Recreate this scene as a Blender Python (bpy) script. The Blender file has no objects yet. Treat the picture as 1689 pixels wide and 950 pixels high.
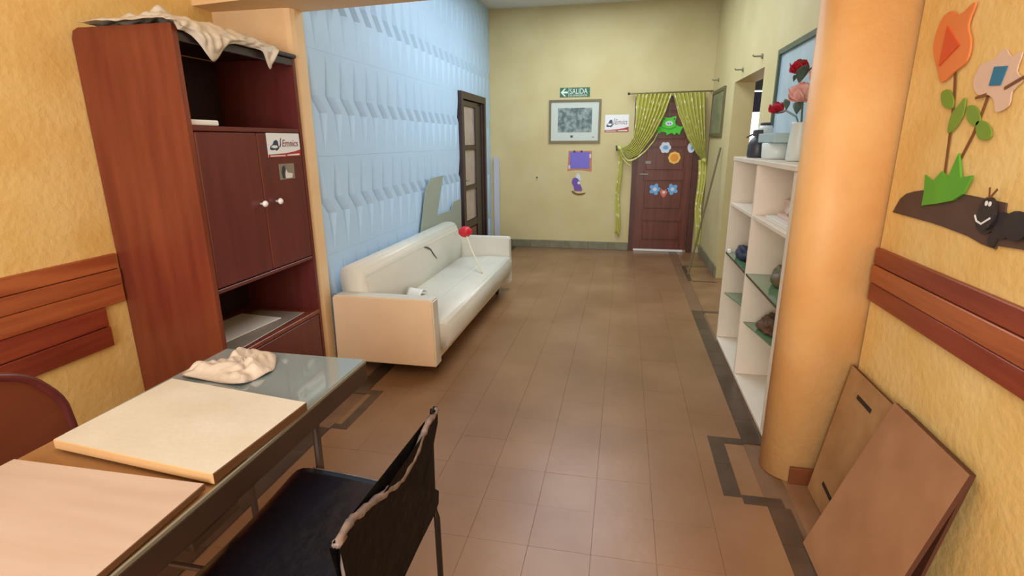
import bpy, bmesh, math, random
from mathutils import Vector, Matrix, noise
random.seed(3)
C = bpy.context.scene.collection
S = bpy.context.scene
# ------------------------------------------------------------------ camera, light, exposure
cam_d = bpy.data.cameras.new('camera'); cam = bpy.data.objects.new('camera', cam_d); C.objects.link(cam)
cam_d.sensor_width = 36; cam_d.lens = 874.94 / 1689 * 36; cam_d.clip_start = 0.02
yaw, pitch, roll = 0.20333, 0.26964, -0.005587
fw = Vector((-math.sin(yaw)*math.cos(pitch), math.cos(yaw)*math.cos(pitch), -math.sin(pitch)))
r0 = Vector((math.cos(yaw), math.sin(yaw), 0)); u0 = r0.cross(fw)
rr = r0*math.cos(roll)+u0*math.sin(roll); uu = -r0*math.sin(roll)+u0*math.cos(roll)
cam.matrix_world = Matrix(((rr.x, uu.x, -fw.x, 0), (rr.y, uu.y, -fw.y, 0), (rr.z, uu.z, -fw.z, 1.5), (0, 0, 0, 1)))
S.camera = cam
S.view_settings.view_transform = 'Standard'; S.view_settings.look = 'None'
S.view_settings.gamma = 1; S.view_settings.use_curve_mapping = False
S.view_settings.exposure = 0.0
W = bpy.data.worlds.new('world'); S.world = W; W.use_nodes = True
W.node_tree.nodes['Background'].inputs[0].default_value = (0.75, 0.85, 1, 1)
W.node_tree.nodes['Background'].inputs[1].default_value = 0.6
def area(name, loc, target, sx, sy, power, col):
    l = bpy.data.lights.new(name, 'AREA'); l.shape = 'RECTANGLE'; l.size = sx; l.size_y = sy
    l.energy = power; l.color = col
    o = bpy.data.objects.new(name, l); C.objects.link(o); o.location = loc
    o.rotation_euler = (Vector(target)-Vector(loc)).to_track_quat('-Z', 'Y').to_euler()
    return o
area('skylight_corridor', (-0.4, 5.4, 3.17), (-0.4, 5.4, 0), 1.4, 3.0, 76, (0.84, 0.94, 1.0))
area('ceiling_fill_room', (-0.5, 0.7, 2.97), (-0.5, 0.7, 0), 1.4, 1.4, 17, (1.0, 0.95, 0.88))  # unseen area lamp added under the ceiling to fill the near room
area('front_fill', (-0.5, -1.95, 1.6), (-0.5, 3, 1.0), 2.0, 1.5, 125, (1.0, 0.97, 0.93))  # unseen area lamp added behind the camera as front fill
area('side_room_daylight', (2.2, 6.6, 2.9), (2.2, 6.6, 0), 1.2, 1.6, 22, (0.95, 0.98, 1.0))

# ------------------------------------------------------------------ helpers
def lin(c):
    return tuple(((x/255)/12.92 if x/255 <= .04045 else ((x/255+.055)/1.055)**2.4) for x in c)+(1.0,)
def mat(name, rgb, rough=.6, var=0.0, scale=6.0, bump=0.0, bscale=40.0, metal=0.0, rand=0.0, rgb2=None,
        emit=0.0, alpha=1.0, trans=0.0, spec=0.5, stretch=None, coat=0.0, band=(0.35, 0.65), detail=5.0, rvar=0.0, world=False):
    m = bpy.data.materials.new(name); m.use_nodes = True
    nt = m.node_tree; N = nt.nodes; L = nt.links; b = N['Principled BSDF']
    b.inputs['Base Color'].default_value = lin(rgb); b.inputs['Roughness'].default_value = rough
    b.inputs['Metallic'].default_value = metal; b.inputs['Specular IOR Level'].default_value = spec
    b.inputs['Alpha'].default_value = alpha; b.inputs['Transmission Weight'].default_value = trans
    b.inputs['Coat Weight'].default_value = coat
    if emit:
        b.inputs['Emission Color'].default_value = lin(rgb); b.inputs['Emission Strength'].default_value = emit
    tc = N.new('ShaderNodeTexCoord'); src = tc.outputs['Object']
    if world: src = N.new('ShaderNodeNewGeometry').outputs['Position']
    if stretch:
        mp = N.new('ShaderNodeMapping'); mp.inputs['Scale'].default_value = stretch
        L.new(src, mp.inputs['Vector']); src = mp.outputs['Vector']
    out = None
    if var or rgb2:
        n = N.new('ShaderNodeTexNoise'); n.inputs['Scale'].default_value = scale; n.inputs['Detail'].default_value = detail
        L.new(src, n.inputs['Vector'])
        r = N.new('ShaderNodeValToRGB'); c = lin(rgb)
        if rgb2: d = lin(rgb2)
        else: d = tuple(x*(1-var) for x in c[:3])+(1,)
        r.color_ramp.elements[0].position = band[0]; r.color_ramp.elements[1].position = band[1]
        r.color_ramp.elements[0].color = d; r.color_ramp.elements[1].color = c
        L.new(n.outputs['Fac'], r.inputs['Fac']); out = r.outputs['Color']
        if rvar:
            mr = N.new('ShaderNodeMapRange'); mr.inputs[3].default_value = rough+rvar; mr.inputs[4].default_value = rough
            L.new(n.outputs['Fac'], mr.inputs[0]); L.new(mr.outputs[0], b.inputs['Roughness'])
    if rand:
        oi = N.new('ShaderNodeObjectInfo'); mr = N.new('ShaderNodeMapRange')
        mr.inputs[3].default_value = 1-rand; mr.inputs[4].default_value = 1+rand*.5
        L.new(oi.outputs['Random'], mr.inputs[0])
        mx = N.new('ShaderNodeMix'); mx.data_type = 'RGBA'; mx.blend_type = 'MULTIPLY'; mx.inputs[0].default_value = 1
        if out: L.new(out, mx.inputs[6])
        else: mx.inputs[6].default_value = lin(rgb)
        L.new(mr.outputs[0], mx.inputs[7]); out = mx.outputs[2]
    if out: L.new(out, b.inputs['Base Color'])
    if bump:
        n2 = N.new('ShaderNodeTexNoise'); n2.inputs['Scale'].default_value = bscale; n2.inputs['Detail'].default_value = 4
        L.new(src, n2.inputs['Vector'])
        bp = N.new('ShaderNodeBump'); bp.inputs['Strength'].default_value = bump; bp.inputs['Distance'].default_value = 0.02
        L.new(n2.outputs['Fac'], bp.inputs['Height']); L.new(bp.outputs['Normal'], b.inputs['Normal'])
    return m
M = {}
M['ochre'] = mat('ochre_sponged_plaster', (232, 200, 132), .75, scale=4, rgb2=(224, 184, 108), bump=.22, bscale=30)
M['orange'] = mat('orange_plaster', (226, 178, 116), .55, scale=3, rgb2=(218, 162, 96), bump=.10, bscale=28)
M['peach'] = mat('peach_plaster', (236, 206, 164), .7, scale=3, rgb2=(230, 194, 146), bump=.10, bscale=28)
M['yellow'] = mat('pale_yellow_plaster', (214, 200, 152), .65, scale=2.5, rgb2=(207, 191, 140), bump=.06, bscale=30)
M['ceil'] = mat('white_ceiling_paint', (225, 228, 228), .8)
M['blue'] = mat('pale_blue_panel_paint', (186, 216, 246), .5, var=.04, scale=2)
M['tile'] = mat('brown_floor_tile', (150, 114, 84), .24, scale=1.7, rgb2=(126, 90, 58), rand=.03, bump=.04, bscale=25, band=(.3, .7), rvar=.16, world=True)
M['grout'] = mat('floor_grout', (124, 92, 66), .5, var=.2)
M['tiledark'] = mat('dark_border_tile', (84, 66, 52), .3, var=.3, scale=9, rand=.15)
M['tileedge'] = mat('outer_floor_screed', (146, 110, 80), .32, scale=4, rgb2=(126, 90, 60))
M['basegrey'] = mat('grey_green_base_tile', (138, 134, 110), .4, var=.3, scale=7, rand=.1)
M['basebrown'] = mat('brown_base_tile', (118, 64, 36), .35, var=.2)
M['mahog'] = mat('red_brown_veneer', (128, 62, 40), .32, scale=2.4, rgb2=(108, 46, 32), stretch=(6, 6, .6))
M['mahogd'] = mat('dark_red_veneer', (106, 48, 44), .30, scale=2.4, rgb2=(92, 40, 38), stretch=(6, 6, .6))
M['darkveneer'] = mat('near_black_veneer', (52, 38, 40), .35, var=.2)
M['plank'] = mat('varnished_plank', (176, 100, 58), .38, scale=3, rgb2=(150, 76, 42), stretch=(8, .7, 8), rand=.12, bump=.08, bscale=8)
M['plankred'] = mat('red_varnished_plank', (146, 66, 42), .38, scale=3, rgb2=(126, 50, 32), stretch=(8, .7, 8), rand=.12, bump=.08, bscale=8)
M['white'] = mat('white_plastic', (236, 236, 234), .4)
M['whitepaint'] = mat('white_melamine', (230, 218, 202), .4, var=.05)
M['cream'] = mat('cream_vinyl', (220, 217, 206), .36, var=.05, scale=4, bump=.08, bscale=14)
M['creambounce'] = mat('cream_vinyl_warm_bounce', (238, 210, 176), .42, var=.05, scale=4)  # cream vinyl with orange bounce light put into the colour
M['black'] = mat('black_metal', (26, 24, 24), .4)
M['dkwood'] = mat('dark_brown_wood', (56, 32, 32), .4, var=.25, scale=3, stretch=(6, 6, .8))
M['doorwood'] = mat('door_mahogany', (110, 52, 34), .34, scale=3, rgb2=(88, 38, 26), stretch=(7, 7, .7))
M['doordark'] = mat('door_frame_mahogany', (84, 38, 28), .4, var=.25, scale=3, stretch=(7, 7, .7))
M['curtain'] = mat('olive_green_curtain', (176, 176, 70), .5)
M['gold'] = mat('brass_rod', (130, 120, 84), .35, metal=.6)
M['glassgreen'] = mat('green_shelf_glass', (120, 160, 118), .08, trans=.35, coat=.5)
M['glassedge'] = mat('dark_glass_edge', (56, 58, 34), .3)
M['vinyl'] = mat('black_vinyl', (17, 16, 27), .32, var=.3, scale=6, bump=.15, bscale=20)
M['vinylback'] = mat('worn_black_backcloth', (11, 8, 11), .55, var=.3, spec=.15, scale=6, bump=.2, bscale=20)
M['piping'] = mat('torn_grey_piping', (132, 114, 106), .6, var=.5, scale=40)
M['steel'] = mat('brown_enamel_steel', (92, 76, 68), .35, metal=.4)
M['steeldark'] = mat('dark_brown_apron', (64, 46, 38), .4, var=.15)
M['tabletop'] = mat('tan_tabletop', (168, 120, 76), .4, var=.15, scale=4)
M['tableglass'] = mat('grey_table_glass', (136, 150, 152), .06, var=.12, scale=3, coat=.8)
M['boardcream'] = mat('pale_cream_board', (212, 206, 192), .5, scale=5, rgb2=(204, 196, 180), bump=.05)
M['boardedge'] = mat('brown_board_edge', (110, 76, 48), .5, var=.2)
M['boardtan'] = mat('tan_board_edge', (200, 158, 110), .5, var=.1)
M['boardpink'] = mat('pale_pink_board', (198, 176, 161), .45, scale=4, rgb2=(190, 165, 149), stretch=(.6, 5, 5))
M['rag'] = mat('pale_rag_cloth', (206, 190, 174), .85, var=.1, bump=.2, bscale=60)
M['bag'] = mat('crumpled_plastic_bag', (228, 220, 206), .35, var=.08, alpha=.9)
M['fibre'] = mat('brown_fibreboard', (178, 138, 94), .6, scale=7, rgb2=(158, 118, 76))
M['fibre2'] = mat('reddish_fibreboard', (164, 118, 82), .55, scale=6, rgb2=(150, 104, 70))
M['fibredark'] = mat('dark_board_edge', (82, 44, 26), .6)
M['slot'] = mat('dark_slot', (40, 26, 18), .7)
M['red'] = mat('red_rubber', (206, 30, 48), .4)
M['stempale'] = mat('pale_stem', (222, 208, 176), .5)
M['green'] = mat('green_foam_sheet', (92, 170, 40), .6, var=.1)
M['leafgreen'] = mat('leaf_green_foam', (122, 156, 44), .6, var=.1)
M['frog'] = mat('bright_green_felt', (84, 206, 58), .7, var=.05)
M['tulip'] = mat('orange_foam', (228, 132, 70), .6, var=.06)
M['heart'] = mat('red_orange_foam', (212, 84, 36), .6)
M['brownstem'] = mat('brown_card', (128, 80, 34), .7, var=.2)
M['mound'] = mat('dark_brown_card', (88, 66, 54), .7, var=.2, scale=8)
M['ant'] = mat('black_foam', (44, 36, 36), .5, var=.2)
M['lilac'] = mat('pale_lilac_foam', (222, 190, 168), .6, var=.05)
M['teal'] = mat('teal_blue_card', (40, 116, 152), .6)
M['purple'] = mat('violet_card', (124, 112, 208), .6, var=.05)
M['purpled'] = mat('deep_purple_card', (116, 80, 168), .6)
M['salmon'] = mat('salmon_card', (200, 130, 96), .6)
M['salida'] = mat('exit_green', (40, 104, 74), .4)
M['signwhite'] = mat('sign_white', (232, 236, 240), .35)
M['letter'] = mat('sign_letter_white', (226, 238, 230), .5)
M['signred'] = mat('sign_red', (176, 40, 52), .4)
M['signnavy'] = mat('sign_navy', (52, 60, 92), .4)
M['signtext'] = mat('sign_text_dark_red', (128, 48, 62), .4)
M['framegilt'] = mat('olive_gilt_frame', (112, 102, 74), .4, metal=.2)
M['framedark'] = mat('grey_green_frame', (76, 92, 78), .4)
M['mountcard'] = mat('picture_mount', (206, 214, 206), .6)
M['print'] = mat('engraved_print', (150, 166, 164), .5, scale=16, rgb2=(84, 104, 106), band=(.42, .62), detail=8)
M['artblue'] = mat('pale_blue_art', (190, 212, 228), .25, scale=3, rgb2=(164, 194, 214))
M['artgrey'] = mat('grey_green_art', (150, 154, 128), .3, scale=6, rgb2=(118, 122, 96))
M['navy'] = mat('navy_fabric', (28, 38, 68), .7, var=.4, scale=20)
M['brownbag'] = mat('olive_brown_bag', (104, 92, 54), .5, var=.3, scale=9)
M['rust'] = mat('brown_crumpled_fabric', (104, 72, 44), .6, var=.4, scale=9)
M['paper'] = mat('white_paper', (228, 222, 214), .6, var=.06)
M['pinkpaper'] = mat('pale_pink_plastic', (220, 196, 180), .5, var=.08)
M['sheet'] = mat('cloudy_plastic_sheet', (150, 138, 126), .25, var=.2, scale=4)
M['charcoal'] = mat('charcoal_plastic', (56, 56, 66), .4)
M['boxblue'] = mat('grey_blue_box', (164, 186, 190), .5)
M['milk'] = mat('milky_plastic', (214, 224, 222), .35)
M['pinkpetal'] = mat('pink_petal', (220, 150, 144), .6, rgb2=(236, 200, 192), scale=20)
M['redpetal'] = mat('crimson_petal', (176, 18, 42), .5)
M['darkleaf'] = mat('grey_green_leaf', (84, 104, 92), .6)
M['greyboard'] = mat('grey_fibre_sheet', (158, 166, 154), .6, var=.05)
M['lavender'] = mat('lavender_sheet', (196, 198, 216), .5)
M['pane'] = mat('frosted_door_pane', (176, 158, 156), .2, var=.2, scale=5, coat=.4)
M['daywin'] = mat('bright_daylight_pane', (250, 252, 255), .5, emit=2.2)
M['blind'] = mat('navy_roller_blind', (46, 46, 72), .7)
M['chairbrown'] = mat('brown_chair_veneer', (120, 60, 36), .45, var=.12, scale=3)
M['stick_white'] = mat('white_sticker', (214, 220, 236), .5)
M['stick_blue'] = mat('blue_sticker', (112, 170, 226), .5)
M['stick_orange'] = mat('orange_sticker', (232, 150, 50), .5)
M['stick_yellow'] = mat('yellow_sticker', (244, 196, 90), .5)
M['stick_pink'] = mat('pink_sticker', (218, 110, 90), .5)
M['grey'] = mat('grey_metal', (150, 146, 132), .4, metal=.4)

def curtain_dots(m):
    nt = m.node_tree; N = nt.nodes; L = nt.links; b = N['Principled BSDF']
    uv = N.new('ShaderNodeUVMap'); v = N.new('ShaderNodeTexVoronoi'); v.inputs['Scale'].default_value = 1
    v.inputs['Randomness'].default_value = .45
    mp = N.new('ShaderNodeMapping'); mp.inputs['Scale'].default_value = (13, 13, 1)
    L.new(uv.outputs[0], mp.inputs[0]); L.new(mp.outputs[0], v.inputs[0])
    r = N.new('ShaderNodeValToRGB'); r.color_ramp.elements[0].position = .20; r.color_ramp.elements[1].position = .30
    r.color_ramp.elements[0].color = lin((240, 236, 200)); r.color_ramp.elements[1].color = lin((200, 198, 104))
    L.new(v.outputs['Distance'], r.inputs[0]); L.new(r.outputs[0], b.inputs['Base Color'])
curtain_dots(M['curtain'])

def obj(name, bm, m, parent=None, smooth=False, loc=None):
    me = bpy.data.meshes.new(name)
    bmesh.ops.recalc_face_normals(bm, faces=bm.faces)
    bm.to_mesh(me); bm.free()
    if smooth:
        for p in me.polygons: p.use_smooth = True
    for k in (m if isinstance(m, (list, tuple)) else [m]): me.materials.append(M[k])
    o = bpy.data.objects.new(name, me); C.objects.link(o)
    if loc: o.location = loc
    if parent: o.parent = parent
    return o
def tag(o, label, cat, group=None, kind=None):
    o['label'] = label; o['category'] = cat
    if group: o['group'] = group
    if kind: o['kind'] = kind
    return o
def thing(name, label, cat, loc=(0, 0, 0), group=None):
    o = bpy.data.objects.new(name, None); C.objects.link(o); o.location = loc; o.empty_display_size = .1
    return tag(o, label, cat, group)
def struct(o, label):
    o['kind'] = 'structure'; o['label'] = label; return o
def senty(name, label):
    o = bpy.data.objects.new(name, None); C.objects.link(o); return struct(o, label)
def B(): return bmesh.new()
def box(bm, x0, x1, y0, y1, z0, z1, bev=0, seg=2, mx=None):
    r = bmesh.ops.create_cube(bm, size=1)
    vs = r['verts']
    for v in vs: v.co = Vector(((x0+x1)/2+v.co.x*(x1-x0), (y0+y1)/2+v.co.y*(y1-y0), (z0+z1)/2+v.co.z*(z1-z0)))
    if mx: 
        for v in vs: v.co = mx @ v.co
    if bev:
        es = list({e for v in vs for e in v.link_edges})
        bmesh.ops.bevel(bm, geom=es, offset=bev, segments=seg, affect='EDGES', profile=.5)
    return bm
def bx(*a, **k): return box(B(), *a, **k)
def tube(bm, pts, r, seg=8, cap=True):
    pts = [Vector(p) for p in pts]; rings = []
    rs = r if isinstance(r, (list, tuple)) else [r]*len(pts)
    for i, p in enumerate(pts):
        d = (pts[min(i+1, len(pts)-1)]-pts[max(i-1, 0)]).normalized()
        a = d.cross(Vector((0, 0, 1)));
        if a.length < .05: a = d.cross(Vector((1, 0, 0)))
        a.normalize(); b = d.cross(a).normalized()
        rings.append([bm.verts.new(p+(a*math.cos(t)+b*math.sin(t))*rs[i]) for t in [2*math.pi*k/seg for k in range(seg)]])
    for q, w in zip(rings, rings[1:]):
        for k in range(seg): bm.faces.new((q[k], q[(k+1) % seg], w[(k+1) % seg], w[k]))
    if cap:
        bm.faces.new(rings[0]); bm.faces.new(rings[-1])
    return bm
def lathe(bm, prof, c, seg=20):
    rings = []
    for r, z in prof:
        rings.append([bm.verts.new((c[0]+r*math.cos(2*math.pi*k/seg), c[1]+r*math.sin(2*math.pi*k/seg), c[2]+z)) for k in range(seg)])
    for q, w in zip(rings, rings[1:]):
        for k in range(seg): bm.faces.new((q[k], q[(k+1) % seg], w[(k+1) % seg], w[k]))
    bm.faces.new(rings[0]); bm.faces.new(rings[-1])
    return bm
def prism(bm, pts, f, t0, t1, bev=0):
    """polygon PTS (2d) mapped by f(a,b,t) at t0 and t1"""
    lo = [bm.verts.new(f(a, b, t0)) for a, b in pts]; hi = [bm.verts.new(f(a, b, t1)) for a, b in pts]
    n = len(pts); bm.faces.new(lo); bm.faces.new(hi[::-1])
    for k in range(n): bm.faces.new((lo[k], lo[(k+1) % n], hi[(k+1) % n], hi[k]))
    if bev: bmesh.ops.bevel(bm, geom=list(bm.edges), offset=bev, segments=2, affect='EDGES')
    return bm
def smoothpoly(pts, n=4):
    """Catmull-Rom through closed PTS"""
    out = []; k = len(pts)
    for i in range(k):
        p0, p1, p2, p3 = (Vector(pts[(i+j-1) % k]) for j in range(4))
        for s in range(n):
            t = s/n
            out.append(tuple(.5*((2*p1)+(p2-p0)*t+(2*p0-5*p1+4*p2-p3)*t*t+(3*p1-p0-3*p2+p3)*t**3)))
    return out
def ell(cx, cy, rx, ry, n=20, a0=0):
    return [(cx+rx*math.cos(a0+2*math.pi*k/n), cy+ry*math.sin(a0+2*math.pi*k/n)) for k in range(n)]
def petals(cx, cy, r, n, depth=.3, res=48, a0=0):
    return [(cx+r*(1-depth+depth*abs(math.cos(n*(a0+2*math.pi*k/res)/2)))*math.cos(2*math.pi*k/res),
             cy+r*(1-depth+depth*abs(math.cos(n*(a0+2*math.pi*k/res)/2)))*math.sin(2*math.pi*k/res)) for k in range(res)]
def grid(bm, fn, nu, nv, uvscale=None):
    uvl = bm.loops.layers.uv.new('UVMap') if uvscale else None
    vs = [[bm.verts.new(fn(i/nu, j/nv)) for j in range(nv+1)] for i in range(nu+1)]
    for i in range(nu):
        for j in range(nv):
            f = bm.faces.new((vs[i][j], vs[i+1][j], vs[i+1][j+1], vs[i][j+1]))
            if uvl:
                for l, (a, b) in zip(f.loops, ((i, j), (i+1, j), (i+1, j+1), (i, j+1))):
                    l[uvl].uv = (a/nu*uvscale[0], b/nv*uvscale[1])
    return bm
def solid(o, t):
    m = o.modifiers.new('thickness', 'SOLIDIFY'); m.thickness = t; m.offset = 0; return o
def polyline(pts, t):
    pts = [Vector(p) for p in pts]; ls = [(b-a).length for a, b in zip(pts, pts[1:])]; d = t*sum(ls)
    for a, b, l in zip(pts, pts[1:], ls):
        if d <= l+1e-9: return a.lerp(b, d/l if l else 0)
        d -= l
    return pts[-1]
def text(name, s, size, m, parent, origin, right, up, depth=.001, shear=0, xs=1.0, fit=None):
    cu = bpy.data.curves.new(name, 'FONT'); cu.body = s; cu.size = size; cu.extrude = depth; cu.shear = shear
    t = bpy.data.objects.new(name, cu); C.objects.link(t)
    me = bpy.data.meshes.new_from_object(t.evaluated_get(bpy.context.evaluated_depsgraph_get()))
    bpy.data.objects.remove(t)
    if fit: xs = fit/max(v.co.x for v in me.vertices)
    right = Vector(right); up = Vector(up); n = right.cross(up)
    for v in me.vertices: v.co = Vector(origin)+right*v.co.x*xs+up*v.co.y+n*v.co.z
    me.materials.clear(); me.materials.append(M[m])
    o = bpy.data.objects.new(name, me); C.objects.link(o); o.parent = parent
    return o
onY = lambda Y: (lambda a, b, t: (a, Y-t, b))      # flat things on a wall facing -Y
onXr = lambda X: (lambda a, b, t: (X-t, a, b))     # flat things on a wall facing -X
onXl = lambda X: (lambda a, b, t: (X+t, a, b))     # flat things on a wall facing +X
flat = lambda Z: (lambda a, b, t: (a, b, Z+t))

# ------------------------------------------------------------------ structure
YB = 7.6
XR = 1.0        # wall of the near room
XC = 1.08       # wall of the corridor
XL = -2.36
bm = B()
box(bm, -2.4, 3.6, -2.2, 8.7, -.12, -.005)
box(bm, -2.4, -1.60, -2.2, YB, -.005, 0)
box(bm, .78, 3.6, -2.2, 8.7, -.005, 0)
box(bm, -1.60, .78, -2.2, 1.2, -.005, 0)
floor = struct(obj('floor', bm, 'tileedge'), 'brown tiled floor running down the hall')
tb = B(); g = .0004; tw = .24
box(tb, -tw/2+g, tw/2-g, -tw/2+g, tw/2-g, -.005, 0, bev=.0004, seg=1)
tm = obj('floor_tile', tb, 'tile'); tmesh = tm.data; bpy.data.objects.remove(tm)
for i in range(9):
    for j in range(27):
        y0 = 1.2+j*tw
        if y0+tw > YB+.1: continue
        o = bpy.data.objects.new('floor_tile', tmesh); C.objects.link(o); o.parent = floor
        o.location = (-1.49+tw*(i+.5), y0+tw/2, random.uniform(-.0006, .0004))
        if y0+tw > YB: o.scale = (1, (YB-y0)/tw, 1); o.location.y = (YB+y0)/2
        o.rotation_euler = (0, 0, random.choice((0, math.pi/2, math.pi)) if y0+tw <= YB else 0)
box_g = bx(-1.60, .78, 1.2, YB, -.0056, -.0038); obj('grout_bed', box_g, 'grout', floor)
def strip(x0, x1, y0, y1):
    L = max(x1-x0, y1-y0); n = max(1, round(L/.24))
    for k in range(n):
        a, b = k/n, (k+1)/n
        if x1-x0 > y1-y0: q = (x0+(x1-x0)*a+.001, x0+(x1-x0)*b-.001, y0, y1)
        else: q = (x0, x1, y0+(y1-y0)*a+.001, y0+(y1-y0)*b-.001)
        obj('border_tile', bx(*q, -.004, .0012), 'tiledark', floor)
# border and its corner keys, right hand run
strip(.67, .765, 2.60, 4.86); strip(.765, 1.06, 4.80, 4.86)
strip(.50, .575, 2.14, 2.64); strip(.575, .67, 2.58, 2.64); strip(.575, .74, 2.10, 2.16); strip(.67, .76, 1.2, 2.10)
strip(.765, .81, 5.97, 6.70); strip(.81, 1.07, 5.93, 5.97); strip(.81, 1.07, 6.68, 6.72)
# left hand run
strip(-1.59, -1.50, 1.2, 2.33); strip(-1.59, -1.40, 2.745, 2.80); strip(-1.455, -1.40, 2.38, 2.745); strip(-1.50, -1.40, 2.33, 2.38); strip(-1.59, -1.50, 2.80, 7.55)

bm = B(); box(bm, -2.4, 3.6, 3.0, 8.7, 3.2, 3.3); box(bm, -2.4, 1.3, -2.2, 2.6, 3.0, 3.1); box(bm, -2.4, 1.3, 2.6, 3.0, 3.0, 3.3)
struct(obj('ceiling', bm, 'ceil'), 'white ceiling high over the hall')
struct(obj('wall_left', bx(-2.46, XL, -2.2, 3.06, 0, 3.0), 'ochre'), 'sponged ochre wall behind the tall cabinet')
struct(obj('wall_right', bx(XR, 1.12, -2.2, 2.29, 0, 3.0), 'ochre'), 'ochre wall with cut-out flowers and plank rail')
# wall behind the camera with an unseen window opening added for the fill light
bm = B(); box(bm, -2.36, -1.6, -2.2, -2.05, 0, 3.0); box(bm, .6, 1.0, -2.2, -2.05, 0, 3.0); box(bm, -1.6, .6, -2.2, -2.05, 0, .8); box(bm, -1.6, .6, -2.2, -2.05, 2.4, 3.0)
struct(obj('wall_front', bm, 'ochre'), 'ochre wall with an added, unseen window opening')
bm = B(); box(bm, -1.6, -1.54, -2.16, -2.1, .8, 2.4); box(bm, .54, .6, -2.16, -2.1, .8, 2.4); box(bm, -1.54, .54, -2.16, -2.1, .8, .86); box(bm, -1.54, .54, -2.16, -2.1, 2.34, 2.4); box(bm, -.53, -.47, -2.16, -2.1, .86, 2.34)
struct(obj('added_window', bm, 'white'), 'white frame of the added, unseen window')
# stub walls and beam between the rooms
def rstub(pts, name, m, label, z1): return struct(obj(name, prism(B(), pts, flat(0), 0, z1), m, smooth=False), label)
rstub([(XL, 2.945), (-1.90, 2.945), (-1.872, 2.955), (-1.86, 2.985), (-1.86, 3.065), (XL, 3.065)], 'wall_stub_left', 'peach', 'narrow peach wall stub beside the tall cabinet', 2.225)
cx, cy, rad = .835, 2.425, .125
arc = [(cx+rad*math.cos(math.radians(a)), cy+rad*math.sin(math.radians(a))) for a in range(90, 271, 9)]
o = rstub([(1.079, 2.55)]+arc+[(1.079, 2.30)], 'wall_stub_right', 'orange', 'orange rounded wall end between the rooms', 2.225)
bmod = o.data
for p in bmod.polygons:
    p.use_smooth = abs(p.normal.z) < .5
struct(obj('trim_beam', prism(B(), [(XL, 2.80), (1.079, 2.29), (1.079, 2.56), (-1.0, 2.97), (-1.86, 3.065), (XL, 3.065)], flat(2.226), 0, .773), 'peach'), 'peach beam across the opening between the rooms')
# corridor walls
struct(obj('wall_corridor_left', bx(-2.0, -1.905, 3.066, YB, 0, 3.2), 'blue'), 'pale blue wall clad in faceted relief panels')
wcl = bpy.data.objects['wall_corridor_left']
struct(obj('wall_back', bx(-2.0, 1.28, YB, YB+.12, 0, 3.2), 'yellow'), 'pale yellow end wall with the brown door')
bm = B(); box(bm, XC, 1.28, 2.56, 4.92, 0, 3.2); box(bm, XC, 1.28, 6.15, YB, 0, 3.2); box(bm, XC, 1.28, 4.92, 6.15, 2.07, 3.2)
struct(obj('wall_corridor_right', bm, 'yellow'), 'pale yellow wall with an open doorway')
bm = B(); box(bm, 1.28, 3.5, 8.5, 8.62, 0, 3.2); box(bm, 3.5, 3.6, 4.0, 8.62, 0, 3.2); box(bm, 1.28, 3.5, 4.0, 4.1, 0, 3.2); box(bm, 1.28, 1.30, 7.72, 8.5, 0, 3.2)
struct(obj('wall_side_room', bm, 'yellow'), 'plain walls of the room beyond the doorway')
w2 = senty('window_2', 'bright window with navy blind seen through the doorway')
obj('pane', bx(1.5, 2.7, 8.47, 8.48, .9, 2.17), 'daywin', w2)
bm = B(); box(bm, 1.44, 1.5, 8.44, 8.498, .84, 2.23); box(bm, 2.7, 2.76, 8.44, 8.498, .84, 2.23); box(bm, 1.5, 2.7, 8.44, 8.498, .84, .9); box(bm, 1.5, 2.7, 8.44, 8.498, 2.17, 2.23)
obj('window_frame', bm, 'dkwood', w2)
obj('roller_blind', bx(1.47, 2.73, 8.40, 8.415, 1.88, 2.148), 'blind', w2)
obj('blind_rail', bx(1.40, 2.80, 8.385, 8.42, 2.175, 2.45), 'black', w2)

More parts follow.
